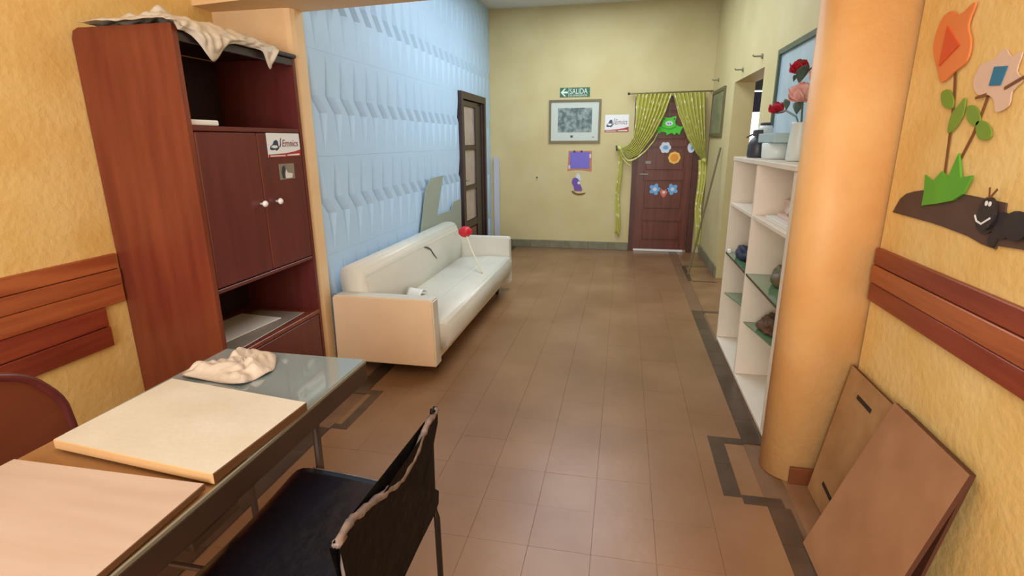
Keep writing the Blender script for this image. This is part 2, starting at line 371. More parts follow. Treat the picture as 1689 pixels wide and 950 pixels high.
# faceted relief panels
RZ, d, a, PER = .63, .030, .05, .37
PW = PER*2
def panel_bm(y0, zc, clip=None):
    bm = B(); X = -1.866
    h = PER/2; s_ = PER/4; w = .040
    k0 = math.floor((y0-.4-3.2)/h); k1 = k0+9
    top = []; apex = []; low = []; apl = []
    for k in range(k0, k1):                      # per step: a flat face and a groove that tapers to a spike
        c = 3.2+k*h
        for y, dep in ((c-w, 0), (c+w, 0), (c+w+.018, -d)):
            top.append(bm.verts.new((X+dep, y, zc+a))); low.append(bm.verts.new((X+dep, y+s_, zc-a)))
        apex.append(bm.verts.new((X, c+.085, zc+.30))); apl.append(bm.verts.new((X, c+.075+s_, zc-.30)))
    up = [bm.verts.new((X, v.co.y, zc+RZ/2)) for v in apex]; dn = [bm.verts.new((X, v.co.y, zc-RZ/2)) for v in apl]
    for k in range(len(top)-1): bm.faces.new((low[k], low[k+1], top[k+1], top[k]))
    for R_, A_, E_ in ((top, apex, up), (low, apl, dn)):
        for k in range(len(A_)-1):
            bm.faces.new((R_[3*k+1], R_[3*k+2], A_[k])); bm.faces.new((R_[3*k+2], R_[3*k+3], A_[k]))
            bm.faces.new((R_[3*k+3], R_[3*k+4], A_[k+1], A_[k]))
            bm.faces.new((A_[k], A_[k+1], E_[k+1], E_[k]))
    def cut(co, no, clear):
        bmesh.ops.bisect_plane(bm, geom=bm.verts[:]+bm.edges[:]+bm.faces[:], plane_co=co, plane_no=no, clear_outer=clear)
    g_ = .0004
    cut((0, y0+g_, 0), (0, -1, 0), True); cut((0, min(y0+PW-g_, YB-.002), 0), (0, 1, 0), True)
    cut((0, 0, min(3.199, zc+RZ/2-g_)), (0, 0, 1), True); cut((0, 0, max(.001, zc-RZ/2+g_)), (0, 0, -1), True)
    if clip:
        ya, yb, zt = clip
        cut((0, ya, 0), (0, 1, 0), False); cut((0, yb, 0), (0, 1, 0), False); cut((0, 0, zt), (0, 0, 1), False)
        bad = [f for f in bm.faces if ya < f.calc_center_median().y < yb and f.calc_center_median().z < zt]
        bmesh.ops.delete(bm, geom=bad, context='FACES')
    if not bm.faces: bm.free(); return None
    be = [e for e in bm.edges if e.is_boundary]
    r = bmesh.ops.extrude_edge_only(bm, edges=be)
    for v in r['geom']:
        if isinstance(v, bmesh.types.BMVert): v.co.x = -1.9045
    return bm
DY0, DY1, DZ = 6.08, 7.20, 2.06
shared = None
for r in range(-1, 6):
    zc = .47+RZ*(r-0)
    if zc-RZ/2 > 3.15: continue
    for c in range(7):
        y0 = 3.075+PW*c-.0
        bmp = panel_bm(y0, zc, (DY0, DY1, DZ))
        if bmp: obj('wall_panel', bmp, 'blue', wcl)

# glazed door in the blue wall
d2 = senty('door_2', 'dark glazed door in the pale blue wall')
bm = B(); box(bm, -1.904, -1.825, DY0+.005, DY0+.075, 0, DZ-.005); box(bm, -1.904, -1.825, DY1-.075, DY1-.005, 0, DZ-.005); box(bm, -1.904, -1.825, DY0+.075, DY1-.075, DZ-.085, DZ-.005)
obj('door_frame', bm, 'dkwood', d2)
lf = obj('door_leaf', bx(-1.90, -1.872, DY0+.08, DY1-.08, .02, DZ-.09), 'dkwood', d2)
for z0, z1 in ((.55, .92), (.98, 1.40), (1.46, 1.90)):
    obj('pane', bx(-1.8715, -1.864, DY0+.17, DY0+.66, z0, z1), 'pane', lf)
bm = B()
for y0, y1 in ((DY0+.10, DY0+.165), (DY0+.665, DY0+.72), (DY1-.16, DY1-.10)): box(bm, -1.8718, -1.845, y0, y1, .03, DZ-.10)
obj('stile', bm, 'dkwood', lf)
for z0, z1 in ((.46, .545), (.925, .975), (1.405, 1.455), (1.905, 1.96)):
    obj('rail', bx(-1.8718, -1.848, DY0+.166, DY0+.664, z0, z1), 'dkwood', lf)
obj('lower_panel', bx(-1.8718, -1.858, DY0+.18, DY0+.65, .06, .44, bev=.004), 'mahogd', lf)
obj('side_panel', bx(-1.8718, -1.858, DY0+.74, DY1-.18, .06, 1.94, bev=.004), 'black', lf)
tube(bm := B(), [(-1.86, DY0+.13, 1.05), (-1.815, DY0+.13, 1.05), (-1.81, DY0+.13, 1.05), (-1.81, DY0+.21, 1.05)], .009)
obj('door_handle', bm, 'grey', d2)

# brown panelled door in the end wall
d1 = senty('door_1', 'brown panelled door with stickers behind the parted curtain')
bm = B(); box(bm, .115, .185, YB-.04, YB-.001, 0, 2.06); box(bm, .90, .975, YB-.04, YB-.001, 0, 2.06); box(bm, .185, .90, YB-.04, YB-.001, 1.99, 2.06)
obj('door_frame', bm, 'doordark', d1)
lf = obj('door_leaf', bx(.19, .895, YB-.014, YB-.001, .035, 1.985), 'doorwood', d1)
bm = B(); box(bm, .19, .275, YB-.028, YB-.0145, .035, 1.985); box(bm, .81, .895, YB-.028, YB-.0145, .035, 1.985); obj('stile', bm, 'doorwood', lf)
for z0, z1 in ((.035, .15), (.43, .58), (.98, 1.10), (1.42, 1.50), (1.88, 1.985)):
    obj('rail', bx(.276, .809, YB-.0275, YB-.0145, z0, z1, bev=.003), 'doorwood', lf)
for z0, z1 in ((.17, .41), (.60, .96), (1.12, 1.40), (1.52, 1.86)):
    obj('door_panel', bx(.30, .785, YB-.021, YB-.0145, z0, z1, bev=.005), 'doorwood', lf)
o = obj('draught_strip', bx(.19, .86, YB-.03, YB-.0145, .004, .033), 'white', d1); o['label'] = 'white strip along the foot of the door'
bm = tube(B(), [(.225, YB-.028, 1.06), (.225, YB-.065, 1.06), (.23, YB-.07, 1.06), (.33, YB-.07, 1.06)], .01); obj('door_handle', bm, 'grey', d1)

# baseboards
bb = senty('baseboard_back', 'grey tile skirting along the end wall')
for k in range(7):
    x0 = -1.84+k*.279; obj('base_tile', bx(x0+.001, x0+.278, YB-.016, YB-.001, .001, .11, bev=.003), 'basegrey', bb)
bb = senty('baseboard_right', 'grey tile skirting beyond the doorway')
for k in range(5):
    y0 = 6.16+k*.283; obj('base_tile', bx(XC-.016, XC-.001, y0+.001, y0+.282, .001, .13, bev=.003), 'basegrey', bb)
bb = senty('baseboard_stub', 'brown tile skirting at the foot of the rounded wall end')
obj('base_tile', bx(.80, .998, 2.284, 2.298, .001, .082, bev=.003), 'basebrown', bb)

# plank rails
tl = senty('trim_1', 'varnished plank rail on the ochre wall beside the cabinet')
zz = [1.0, .925, .85, .762, .668, .572]
for k in range(5):
    y1 = 2.045 if k < 3 else 1.94
    th = .018+.003*((k*2) % 3)
    obj('plank', bx(XL+.001, XL+.001+th, -1.2, y1, zz[k+1]+.002, zz[k]-.001, bev=.003, seg=1), 'plank' if k < 3 else 'plankred', tl)
tr = senty('trim_2', 'three varnished planks across the wall under the cut-out garden')
zz = [1.095, 1.027, .955, .882]
for k in range(3):
    obj('plank', bx(XR-.02-.003*(k % 2), XR-.001, -1.2, 2.275, zz[k+1]+.002, zz[k]-.001, bev=.003, seg=1), 'plankred' if k != 1 else 'plank', tr)

# ------------------------------------------------------------------ tall cabinet
cb = thing('tall_cabinet', 'tall red-brown wooden cabinet with open cubby, doors and lower niche', 'cabinet', (-2.1, 2.49, 0))
def cpart(name, m, *a, parent=cb, bev=.003, **k):
    o = obj(name, bx(*a, bev=bev, seg=1), m, parent); 
    p = parent
    off = Vector((0, 0, 0))
    while p: off += p.location; p = p.parent
    for v in o.data.vertices: v.co -= off
    return o
CX0, CX1, CY0, CY1 = XL+.004, -1.85, 2.06, 2.925
# side facing the room: rounded rear top corner
pts = [(CX0, 0), (CX1, 0), (CX1, 1.976), (CX1-.01, 1.979), (CX0+.04, 1.979), (CX0+.012, 1.968), (CX0, 1.935)]
o = obj('side_panel', prism(B(), [(x+2.1, z) for x, z in pts], lambda a, b, t: (a, t-2.49, b), CY0, CY0+.028), 'mahog', cb)
o = cpart('side_panel', 'mahogd', CX0, CX1, CY1-.025, CY1, 0, 1.955)
cpart('top_panel', 'darkveneer', CX0+.002, CX1+.012, CY0+.030, CY1+.002, 1.956, 1.978, bev=.006)
cpart('fascia', 'darkveneer', CX1-.02, CX1-.002, CY0+.03, CY1-.027, 1.915, 1.954)
cpart('back_panel', 'darkveneer', CX0+.002, CX0+.012, CY0+.03, CY1-.027, .1, 1.95)
cpart('shelf', 'mahogd', CX0+.014, CX1-.004, CY0+.03, CY1-.027, 1.552, 1.575)
cpart('shelf', 'mahogd', CX0+.014, CX1-.004, CY0+.03, CY1-.027, .805, .825)
cpart('shelf', 'mahog', CX0+.014, CX1+.004, CY0+.03, CY1-.027, .455, .48)
for y0, y1, ky in ((CY0+.036, 2.508, 2.475), (2.512, CY1-.03, 2.605)):
    dr = cpart('door', 'mahogd', CX1-.02, CX1-.001, y0, y1, .83, 1.548, bev=.005)
    kb = lathe(B(), [(.006, 0), (.006, .012), (.015, .02), (.017, .028), (.012, .036), (.004, .038)], (0, 0, 0), 14)
    bmesh.ops.rotate(kb, verts=kb.verts, matrix=Matrix.Rotation(math.pi/2, 3, 'Y'))
    o = obj('knob', kb, 'white', dr, smooth=True, loc=(CX1-.001+2.1, ky-2.49, 1.192)); o['label'] = 'white round door knob'
cpart('drawer', 'mahogd', CX1-.02, CX1-.001, CY0+.034, CY1-.03, .14, .45, bev=.005)
cpart('drawer', 'mahogd', CX1-.02, CX1-.001, CY0+.034, CY1-.03, .075, .134, bev=.004)
cpart('plinth', 'darkveneer', CX0+.01, CX1-.03, CY0+.03, CY1-.027, .001, .07)

def sticker_promo(name, label, origin, right, up, w, h, cat='sticker', group=None):
    r = Vector(right); u = Vector(up); n = r.cross(u); O = Vector(origin)
    t = thing(name, label, cat, O, group)
    F = lambda a, b, q: r*a*w+u*b*h+n*q
    obj('backing', prism(B(), [(0, 0), (1, 0), (1, 1), (0, 1)], F, 0, .002), 'signwhite', t)
    obj('red_band', prism(B(), [(0, 0), (1, 0), (1, .30), (.8, .22), (.55, .16), (.25, .13), (0, .12)], F, .0021, .003), 'signred', t)
    obj('red_band_lettering', prism(prism(B(), [(.05, .035), (.5, .035), (.5, .075), (.05, .075)], F, .0031, .0036), [(.56, .045), (.95, .05), (.95, .12), (.56, .09)], F, .0031, .0036), 'letter', t)
    v = prism(B(), [(.06, .33), (.08, .45), (.15, .53), (.20, .68), (.27, .72), (.31, .66), (.32, .5), (.33, .36), (.28, .30), (.25, .26), (.22, .31), (.12, .29)], F, .0021, .0028)
    obj('van_emblem', v, 'signnavy', t)
    obj('van_bonnet', prism(B(), [(.09, .42), (.16, .50), (.27, .49), (.29, .40), (.2, .37)], F, .0029, .0034), 'signwhite', t)
    obj('swoosh', prism(B(), [(.32, .40), (.37, .42), (.40, .52), (.395, .62), (.405, .72), (.43, .80), (.40, .78), (.38, .70), (.375, .55), (.35, .46)], F, .0021, .0028), 'signnavy', t)
    text('lettering', 'Emnics', h*.42, 'signtext', t, F(.42, .44, .0029), r, u, .0004, .22, fit=.52*w)
    return t
sticker_promo('promo_sticker', 'white and red sticker with a van emblem on the cabinet door', (CX1+.0005, 2.583, 1.424), (0, 1, 0), (0, 0, 1), .295, .126)
t = thing('photo_sticker', 'small grey photo sticker below the larger sticker on the cabinet door', 'sticker', (CX1+.0005, 2.66, 1.302))
obj('backing', bx(0, .0015, 0, .14, 0, .085), 'sheet', t)
obj('dark_figure', prism(B(), [(.025, .006), (.065, .006), (.06, .05), (.05, .076), (.03, .07), (.018, .04)], onXl(0), .0016, .0022), 'charcoal', t)
obj('white_figure', prism(B(), [(.05, .006), (.11, .006), (.12, .03), (.075, .035), (.06, .055), (.05, .03)], onXl(0), .0023, .0028), 'paper', t)
# things in and on the cabinet
tag(obj('white_box', bx(-2.08, -1.875, 2.10, 2.285, 1.5765, 1.602, bev=.006), 'white'), 'flat white box in the open cubby of the cabinet', 'box')
def sheet_stack(name, x0, x1, y0, y1, z, rot, m, lab):
    bm = B()
    box(bm, x0, x1, y0, y1, z, z+.006, bev=.002, seg=1)
    c = Vector(((x0+x1)/2, (y0+y1)/2, z)); bmesh.ops.rotate(bm, verts=bm.verts, cent=c, matrix=Matrix.Rotation(rot, 3, 'Z'))
    return tag(obj(name, bm, m), lab, 'sheet')
sheet_stack('plastic_sheet', -2.20, -1.88, 2.16, 2.80, .482, .04, 'sheet', 'cloudy sheet lying lowest in the cabinet niche')
sheet_stack('plastic_folder', -2.27, -1.98, 2.15, 2.68, .4895, -.10, 'paper', 'paler folder lying on the cloudy sheet in the niche')
# crumpled plastic over the cabinet top
def bagfn(u, v):
    y = 2.02+u*.70
    hang = .03+.10*math.exp(-((y-2.26)/.075)**2)+.085*math.exp(-((y-2.655)/.035)**2)
    if y < 2.07: hang = 0.0
    n1 = noise.noise(Vector((u*6, v*7, 1.3))); n2 = noise.noise(Vector((u*15, v*14, 4.7)))
    if v < .68:
        t = v/.68
        x = -2.27+t*(2.27-1.835); sw = math.sin(t*math.pi)**.6
        z = 1.984+.075*sw*(.55+.6*abs(n1)+.35*n2)*min(1, u*5)*min(1, (1-u)*4+.25)+.012*(n2+1)*.5
        y += .02*n1
        if x > CX1: pass
        return (x+.01*n2*(1-t), y, max(z, 1.983))
    t = (v-.68)/.32
    n3 = abs(noise.noise(Vector((u*12, t*2, 9.1))))
    return (-1.832+.03*math.sin(t*math.pi)*(.4+n3)+.012*n2, y+.012*n1, 1.984+.02*(1-t)*(n1+.5)-t*hang+.0)
o = tag(solid(obj('plastic_bag', grid(B(), bagfn, 70, 46), 'bag', smooth=True), .0015), 'crumpled cream plastic bag draped over the cabinet top', 'bag')

# ------------------------------------------------------------------ sofa
sf = thing('sofa', 'long cream vinyl sofa along the blue panels', 'sofa')
bm = prism(B(), [(-1.125, .085), (-1.135, .53), (-1.16, .54), (-1.80, .54), (-1.825, .53), (-1.83, .085)], lambda a, b, t: (a, t, b), 3.02, 3.125)
bmesh.ops.bevel(bm, geom=list(bm.edges), offset=.008, segments=2, affect='EDGES')
o = obj('armrest', bm, ['creambounce', 'cream'], sf)
for p in o.data.polygons:
    p.material_index = 0 if p.normal.y < -.6 else 1  # near face gets the tint that stands in for bounce light
o['label'] = 'cream armrest with warm bounce light put into its near side'
bm = prism(B(), [(-1.09, .085), (-1.10, .55), (-1.12, .56), (-1.80, .56), (-1.825, .55), (-1.83, .085)], lambda a, b, t: (a, t, b), 5.20, 5.30)
bmesh.ops.bevel(bm, geom=list(bm.edges), offset=.008, segments=2, affect='EDGES'); obj('armrest', bm, 'cream', sf)
# seat
bm = prism(B(), [(-1.66, .17), (-1.105, .17), (-1.075, .20), (-1.07, .345), (-1.10, .372), (-1.30, .372), (-1.60, .352), (-1.66, .33)], lambda a, b, t: (a, t, b), 3.13, 5.195)
bmesh.ops.bevel(bm, geom=[e for e in bm.edges], offset=.012, segments=2, affect='EDGES')
obj('seat', bm, 'cream', sf, smooth=True)
obj('front_rail', bx(-1.70, -1.145, 3.13, 5.195, .095, .165, bev=.006), 'creambounce', sf)
prof = [(-1.60, .36), (-1.595, .46), (-1.635, .64), (-1.65, .685), (-1.685, .71), (-1.75, .712), (-1.80, .70), (-1.825, .66), (-1.80, .40), (-1.74, .10), (-1.71, .10)]
bm = prism(B(), prof, lambda a, b, t: (a, t, b), 3.13, 5.19)
bmesh.ops.bevel(bm, geom=[e for e in bm.edges], offset=.01, segments=2, affect='EDGES')
obj('backrest', bm, 'cream', sf, smooth=True)
for x, y in ((-1.20, 3.22), (-1.20, 5.06), (-1.70, 3.22), (-1.70, 5.06)):
    obj('leg', lathe(B(), [(.016, .001), (.026, .094)], (x, y, 0), 12), 'black', sf)
bm = tube(B(), [(-1.628, 4.20, .640), (-1.626, 4.27, .622), (-1.622, 4.34, .59), (-1.609, 4.37, .545), (-1.598, 4.43, .49)], [.002, .007, .006, .005, .002], 6)
o = obj('tear', bm, 'charcoal', sf); o['label'] = 'dark tear across the backrest'
bm = B()
grid(bm, lambda u, v: (-1.56+.11*u, 3.60+.16*v, .374+.05*math.sin(math.pi*v)*(1-.3*u)), 6, 12)
o = solid(obj('torn_flap', bm, 'white', sf, smooth=True), .003); o['label'] = 'white curled flap of torn vinyl by the armrest'
# red bulb with stem
rf = thing('artificial_flower', 'red bulb flower on a pale bent stem standing on the sofa', 'flower', (-1.18, 4.42, .376))
b0 = Vector((-1.18, 4.42, .376))
st = [Vector((-1.18, 4.42, .379)), Vector((-1.27, 4.56, .45)), Vector((-1.36, 4.71, .53)), Vector((-1.42, 4.80, .61)), Vector((-1.45, 4.85, .64))]
obj('stem', tube(B(), [p-b0 for p in st], .007), 'stempale', rf, smooth=True)
bm = B(); bmesh.ops.create_icosphere(bm, subdivisions=4, radius=.062)
for v in bm.verts:
    ang = math.atan2(v.co.y, v.co.x); k = 1+.10*math.cos(5*ang)*(1-abs(v.co.z)/.062)+.06*noise.noise(v.co*30)
    v.co = v.co*k; v.co.z *= .85
obj('flower_head', bm, 'red', rf, smooth=True, loc=Vector((-1.46, 4.87, .665))-b0)

# cut grey sheet leaning behind the sofa, and the lavender sheet in the corner
def lean(z): return -1.70-.13*min(z/1.17, 1)
pts = [(4.30, 0), (5.95, 0), (6.0, .86), (5.70, .85), (5.62, .775), (5.155, .775), (5.39, 1.16), (5.02, 1.155), (4.87, 1.07), (4.69, .70)]
bm = prism(B(), pts, lambda a, b, t: (-1.838-.001*(b-1.17)+.0-t, a, b+.001), 0, .006)
tag(obj('grey_sheet', bm, 'greyboard'), 'grey fibre sheet with a cut notch behind the sofa', 'board')
tag(obj('lavender_sheet', prism(B(), [(-1.815, .001), (-1.735, .001), (-1.738, 1.24), (-1.76, 1.285), (-1.815, 1.29)], onY(YB-.019), 0, .02), 'lavender'), 'narrow lavender sheet standing in the corner by the blue wall', 'board')

# ------------------------------------------------------------------ end wall decorations
def frame(parent, x0, x1, z0, z1, w, fn, m, depth=.022):
    bm = B()
    for q in (((x0, z0), (x1, z0), (x1-w, z0+w), (x0+w, z0+w)), ((x1, z0), (x1, z1), (x1-w, z1-w), (x1-w, z0+w)),
              ((x1, z1), (x0, z1), (x0+w, z1-w), (x1-w, z1-w)), ((x0, z1), (x0, z0), (x0+w, z0+w), (x0+w, z1-w))):
        prism(bm, q, fn, .002, depth)
    return obj('frame', bm, m, parent)
rect = lambda x0, x1, z0, z1: [(x0, z0), (x1, z0), (x1, z1), (x0, z1)]
t = thing('framed_print', 'engraved print in a gilt frame under the exit sign', 'picture', (-.68, YB, 1.475))
F = lambda a, b, q: (a+.68, -q, b-1.475)
frame(t, -1.032, -.33, 1.475, 2.038, .028, F, 'framegilt')
obj('mount', prism(B(), rect(-1.003, -.359, 1.504, 2.009), F, .002, .010), 'mountcard', t)
obj('print', prism(B(), rect(-.91, -.448, 1.615, 1.932), F, .0102, .0115), 'print', t)
obj('title_mark', prism(B(), rect(-.735, -.70, 1.545, 1.575), F, .0102, .0112), 'charcoal', t)
obj('signature_mark', prism(B(), rect(-.44, -.41, 1.54, 1.56), F, .0102, .0112), 'sheet', t)
t = thing('exit_sign', 'green exit sign with white arrow above the framed print', 'sign', (-.69, YB, 2.072))
F = lambda a, b, q: (a+.69, -q, b-2.072)
obj('sign_plate', prism(B(), rect(-.889, -.487, 2.072, 2.192), F, .001, .006), 'salida', t)
obj('divider_line', prism(B(), rect(-.772, -.766, 2.074, 2.190), F, .0061, .0066), 'letter', t)
obj('arrow', prism(B(), [(-.878, 2.132), (-.828, 2.182), (-.806, 2.182), (-.842, 2.144), (-.782, 2.144), (-.782, 2.120), (-.842, 2.120), (-.806, 2.082), (-.828, 2.082)], F, .0061, .0068), 'letter', t)
text('lettering', 'SALIDA', .098, 'letter', t, F(-.757, 2.112, .0062), (1, 0, 0), (0, 0, 1), .0004, 0, .74)
text('small_lettering', 'DE EMERGENCIA', .034, 'letter', t, F(-.757, 2.081, .0062), (1, 0, 0), (0, 0, 1), .0004, 0, .92)
sticker_promo('promo_sign', 'white and red sign with a van emblem beside the framed print', (-.272, YB-.001, 1.615), (1, 0, 0), (0, 0, 1), .315, .222, cat='sign')
t = thing('violet_notice', 'violet card notice with salmon edge below the framed print', 'notice', (-.595, YB, 1.10))
F = lambda a, b, q: (a+.595, -q, b-1.10)
obj('backing', prism(B(), [(-.765, 1.095), (-.68, 1.108), (-.58, 1.11), (-.43, 1.09), (-.428, 1.13), (-.435, 1.37), (-.755, 1.37), (-.762, 1.13)], F, .001, .003), 'salmon', t)
obj('violet_card', prism(B(), rect(-.735, -.46, 1.13, 1.355), F, .0031, .005), 'purple', t)
for x in (-.675, -.575): obj('pin', prism(B(), ell(x, 1.362, .017, .013, 10), F, .0051, .012), 'charcoal', t)
for x, z in ((-.455, 1.30), (-.74, 1.15)): obj('tape', prism(B(), rect(x-.012, x+.012, z-.025, z+.025), F, .0052, .0058), 'paper', t)
t = thing('purple_cutout', 'small purple animal cut-out with a curved base under the violet notice', 'cut-out', (-.60, YB, .80))
F = lambda a, b, q: (a+.60, -q, b-.80)
obj('body', prism(B(), smoothpoly([(-.68, 1.0), (-.70, .94), (-.68, .90), (-.665, .86), (-.66, .83), (-.60, .825), (-.555, .83), (-.56, .87), (-.58, .91), (-.585, .95), (-.63, 1.0)]), F, .001, .008), 'purpled', t)
obj('muzzle', prism(B(), ell(-.60, .935, .02, .022, 12), F, .0081, .012), 'stick_white', t)
obj('ear', prism(B(), smoothpoly([(-.64, 1.0), (-.60, .97), (-.58, .97), (-.585, 1.03), (-.61, 1.06), (-.63, 1.05)]), F, .001, .006), 'stick_white', t)
obj('base', prism(B(), smoothpoly([(-.70, .815), (-.65, .775), (-.58, .765), (-.52, .78), (-.505, .80), (-.56, .788), (-.63, .79), (-.68, .82)]), F, .001, .008), 'brownstem', t)
tag(obj('wall_spot', lathe(B(), [(.004, 0), (.012, .003), (.012, .012), (.004, .016)], (-1.193, YB-.017, 1.0), 10), 'charcoal'), 'small dark nail head on the bare end wall', 'nail')

# door stickers
t = thing('bubble_sticker', 'white round sticker high on the door near the middle', 'sticker', (.535, YB-.0285, 1.41))
obj('disc', prism(B(), petals(0, 0, .075, 6, .18), onY(0), .0005, .003), 'stick_white', t); obj('mark', prism(B(), ell(.005, 0, .035, .028), onY(0), .0031, .004), 'stick_blue', t)
t = thing('bubble_sticker', 'white round sticker on the door frame by the curtain tail', 'sticker', (.865, YB-.0405, 1.41))
obj('disc', prism(B(), ell(0, 0, .048, .068), onY(0), .0005, .003), 'stick_white', t); obj('mark', prism(B(), ell(.01, -.01, .018, .024), onY(0), .0031, .004), 'stick_blue', t)
t = thing('orange_sticker', 'round orange flower sticker on the upper door', 'sticker', (.661, YB-.0215, 1.278))
obj('petals', prism(B(), petals(0, 0, .08, 8, .08), onY(0), .0005, .003), 'stick_yellow', t); obj('centre', prism(B(), ell(0, 0, .052, .052), onY(0), .0031, .005), 'stick_orange', t)
t = thing('blue_flower_sticker', 'pale blue flower sticker nearer the door handle', 'sticker', (.436, YB-.0215, .859), 'blue flowers')
obj('petals', prism(B(), petals(0, 0, .08, 5, .42), onY(0), .0005, .003), 'stick_blue', t); obj('centre', prism(B(), ell(0, 0, .026, .026), onY(0), .0031, .005), 'stick_white', t)
t = thing('blue_flower_sticker', 'pale blue flower sticker farther from the door handle', 'sticker', (.665, YB-.0215, .862), 'blue flowers')
obj('petals', prism(B(), petals(0, 0, .078, 5, .42, a0=.5), onY(0), .0005, .003), 'stick_blue', t); obj('centre', prism(B(), ell(0, 0, .024, .024), onY(0), .0031, .005), 'stick_white', t)
t = thing('pink_heart_sticker', 'pink heart sticker between the two blue flowers on the door', 'sticker', (.555, YB-.0215, .82))
obj('heart', prism(B(), smoothpoly([(0, -.07), (-.04, -.02), (-.055, .03), (-.03, .045), (0, .025), (.03, .045), (.055, .03), (.04, -.02)]), onY(0), .0005, .003), 'stick_pink', t)
obj('centre', prism(B(), ell(0, 0, .02, .02), onY(0), .0031, .004), 'stick_white', t)
tag(obj('door_label', bx(.29, .36, YB-.0235, YB-.0212, 1.20, 1.235), 'sheet'), 'small faded label on the upper door panel', 'label')
# green creature above the door
t = thing('green_cutout', 'bright green animal cut-out hanging between the parted curtains', 'cut-out', (.56, YB-.05, 1.57))
F = lambda a, b, q: (a-.56, -q, b-1.57)
obj('body', prism(B(), smoothpoly([(.40, 1.67), (.42, 1.62), (.43, 1.585), (.47, 1.61), (.53, 1.60), (.54, 1.57), (.60, 1.595), (.64, 1.57), (.66, 1.60), (.70, 1.575), (.715, 1.62), (.74, 1.675), (.69, 1.675), (.64, 1.70), (.50, 1.70), (.45, 1.675)], 3), F, .0, .012), 'frog', t)
obj('head', prism(B(), smoothpoly([(.47, 1.68), (.48, 1.75), (.465, 1.80), (.50, 1.795), (.56, 1.785), (.61, 1.80), (.645, 1.80), (.635, 1.74), (.64, 1.68), (.56, 1.65)], 3), F, .0125, .026), 'frog', t)
obj('muzzle', prism(B(), ell(.56, 1.715, .05, .032), F, .0262, .030), 'stick_white', t)
for x in (.545, .575): obj('nostril', prism(B(), ell(x, 1.715, .008, .010, 12), F, .0302, .033), 'darkleaf', t)
for x in (.492, .622): obj('eye', prism(B(), ell(x, 1.772, .011, .011, 12), F, .0262, .030), 'charcoal', t)
obj('hanger', tube(B(), [F(.56, 1.79, .006), F(.56, 2.05, .006)], .002, 5), 'grey', t)

# ------------------------------------------------------------------ curtain rod and curtains
rod = thing('curtain_rod', 'thin brass curtain rod above the brown door', 'rod', (.55, YB-.085, 2.092))
obj('rod', tube(B(), [(-.52, 0, 0), (.525, 0, .012)], .009, 10), 'gold', rod)
bm = B(); bmesh.ops.create_uvsphere(bm, u_segments=10, v_segments=8, radius=.018); obj('finial', bm, 'charcoal', rod, smooth=True, loc=(-.525, 0, 0))
for x in (-.47, .50): obj('bracket', tube(B(), [(x, .084, 0.004), (x, .0, 0.004)], .006, 8), 'gold', rod)
def curtain(outer, inner, pleats, name, label, phase, nu=90, nv=44):
    def fn(u, v):
        p = polyline(outer, v).lerp(polyline(inner, v), u)
        amp = .020*(1-v)**.6+.012
        y = YB-.085-.005*math.sin(u*3)+amp*math.sin(u*pleats*2*math.pi+phase+2*math.sin(v*2.2))-.03*math.sin(v*math.pi)
        return (p.x, y, p.y)
    t = thing(name, label, 'curtain', (0, 0, 0), 'curtains over the brown door')
    o = obj('drape', grid(B(), fn, nu, nv, (.9, .8)), 'curtain', t, smooth=True); solid(o, .002)
    return t
G = (-.055, 1.395)
cl = curtain([(.125, 2.083), (.128, 1.75), (.11, 1.55), (.05, 1.45), G], [(.575, 2.087), (.50, 1.83), (.375, 1.56), (.20, 1.315), (.08, 1.27), (-.04, 1.36)], 9, 'curtain', 'green spotted curtain swept toward the promo sign', 0)
cr = curtain([(.985, 2.089), (1.0, 1.75), (1.03, 1.40), (1.05, 1.25)], [(.578, 2.087), (.665, 1.83), (.80, 1.53), (.94, 1.32), (1.03, 1.24)], 8, 'curtain', 'green spotted curtain gathered beside the corridor side wall', 1)
def tail(parent, top, bot, w0, w1, y, n=3):
    def fn(u, v):
        x = top[0]+(bot[0]-top[0])*v+(u-.5)*(w0+(w1-w0)*v)+.012*math.sin(v*9)
        return (x, y+.012*math.sin(u*n*2*math.pi)+.006*math.sin(v*14), top[1]+(bot[1]-top[1])*v+.02*math.sin(u*5)*v)
    o = obj('tail', grid(B(), fn, 20, 40, (.12, 1.1)), 'curtain', parent, smooth=True); solid(o, .002)
tail(cl, (-.055, 1.385), (-.05, .23), .05, .065, YB-.06)
tail(cr, (1.015, 1.25), (1.03, .11), .105, .07, YB-.075)
def knot(parent, x, z, y, m='curtain'):
    bm = B(); bmesh.ops.create_icosphere(bm, subdivisions=3, radius=.034)
    for v in bm.verts: v.co *= 1+.25*noise.noise(v.co*40)
    bm.loops.layers.uv.new('UVMap')
    obj('tie_knot', bm, m, parent, smooth=True, loc=(x, y, z))
knot(cl, -.06, 1.40, YB-.075); knot(cr, 1.035, 1.245, YB-.085)
def loop(parent, pts, w):
    def fn(u, v):
        p = polyline(pts, u); return (p.x, YB-.125+.006*math.sin(u*6), p.y+(v-.5)*w)
    o = obj('tie_band', grid(B(), fn, 24, 3, (.5, .05)), 'curtain', parent, smooth=True); solid(o, .002)
loop(cl, [(-.05, 1.38), (.02, 1.27), (.07, 1.235), (.16, 1.27), (.28, 1.37), (.38, 1.50), (.42, 1.60)], .025)
loop(cl, [(-.06, 1.36), (-.02, 1.28), (.05, 1.20), (.10, 1.17)], .02)
tag(obj('tieback_hook', tube(B(), [(-.105, YB-.002, 1.43), (-.105, YB-.09, 1.43), (-.10, YB-.10, 1.40), (-.095, YB-.095, 1.37)], .011, 8), 'charcoal'), 'dark curtain hook on the end wall beside the door', 'hook')

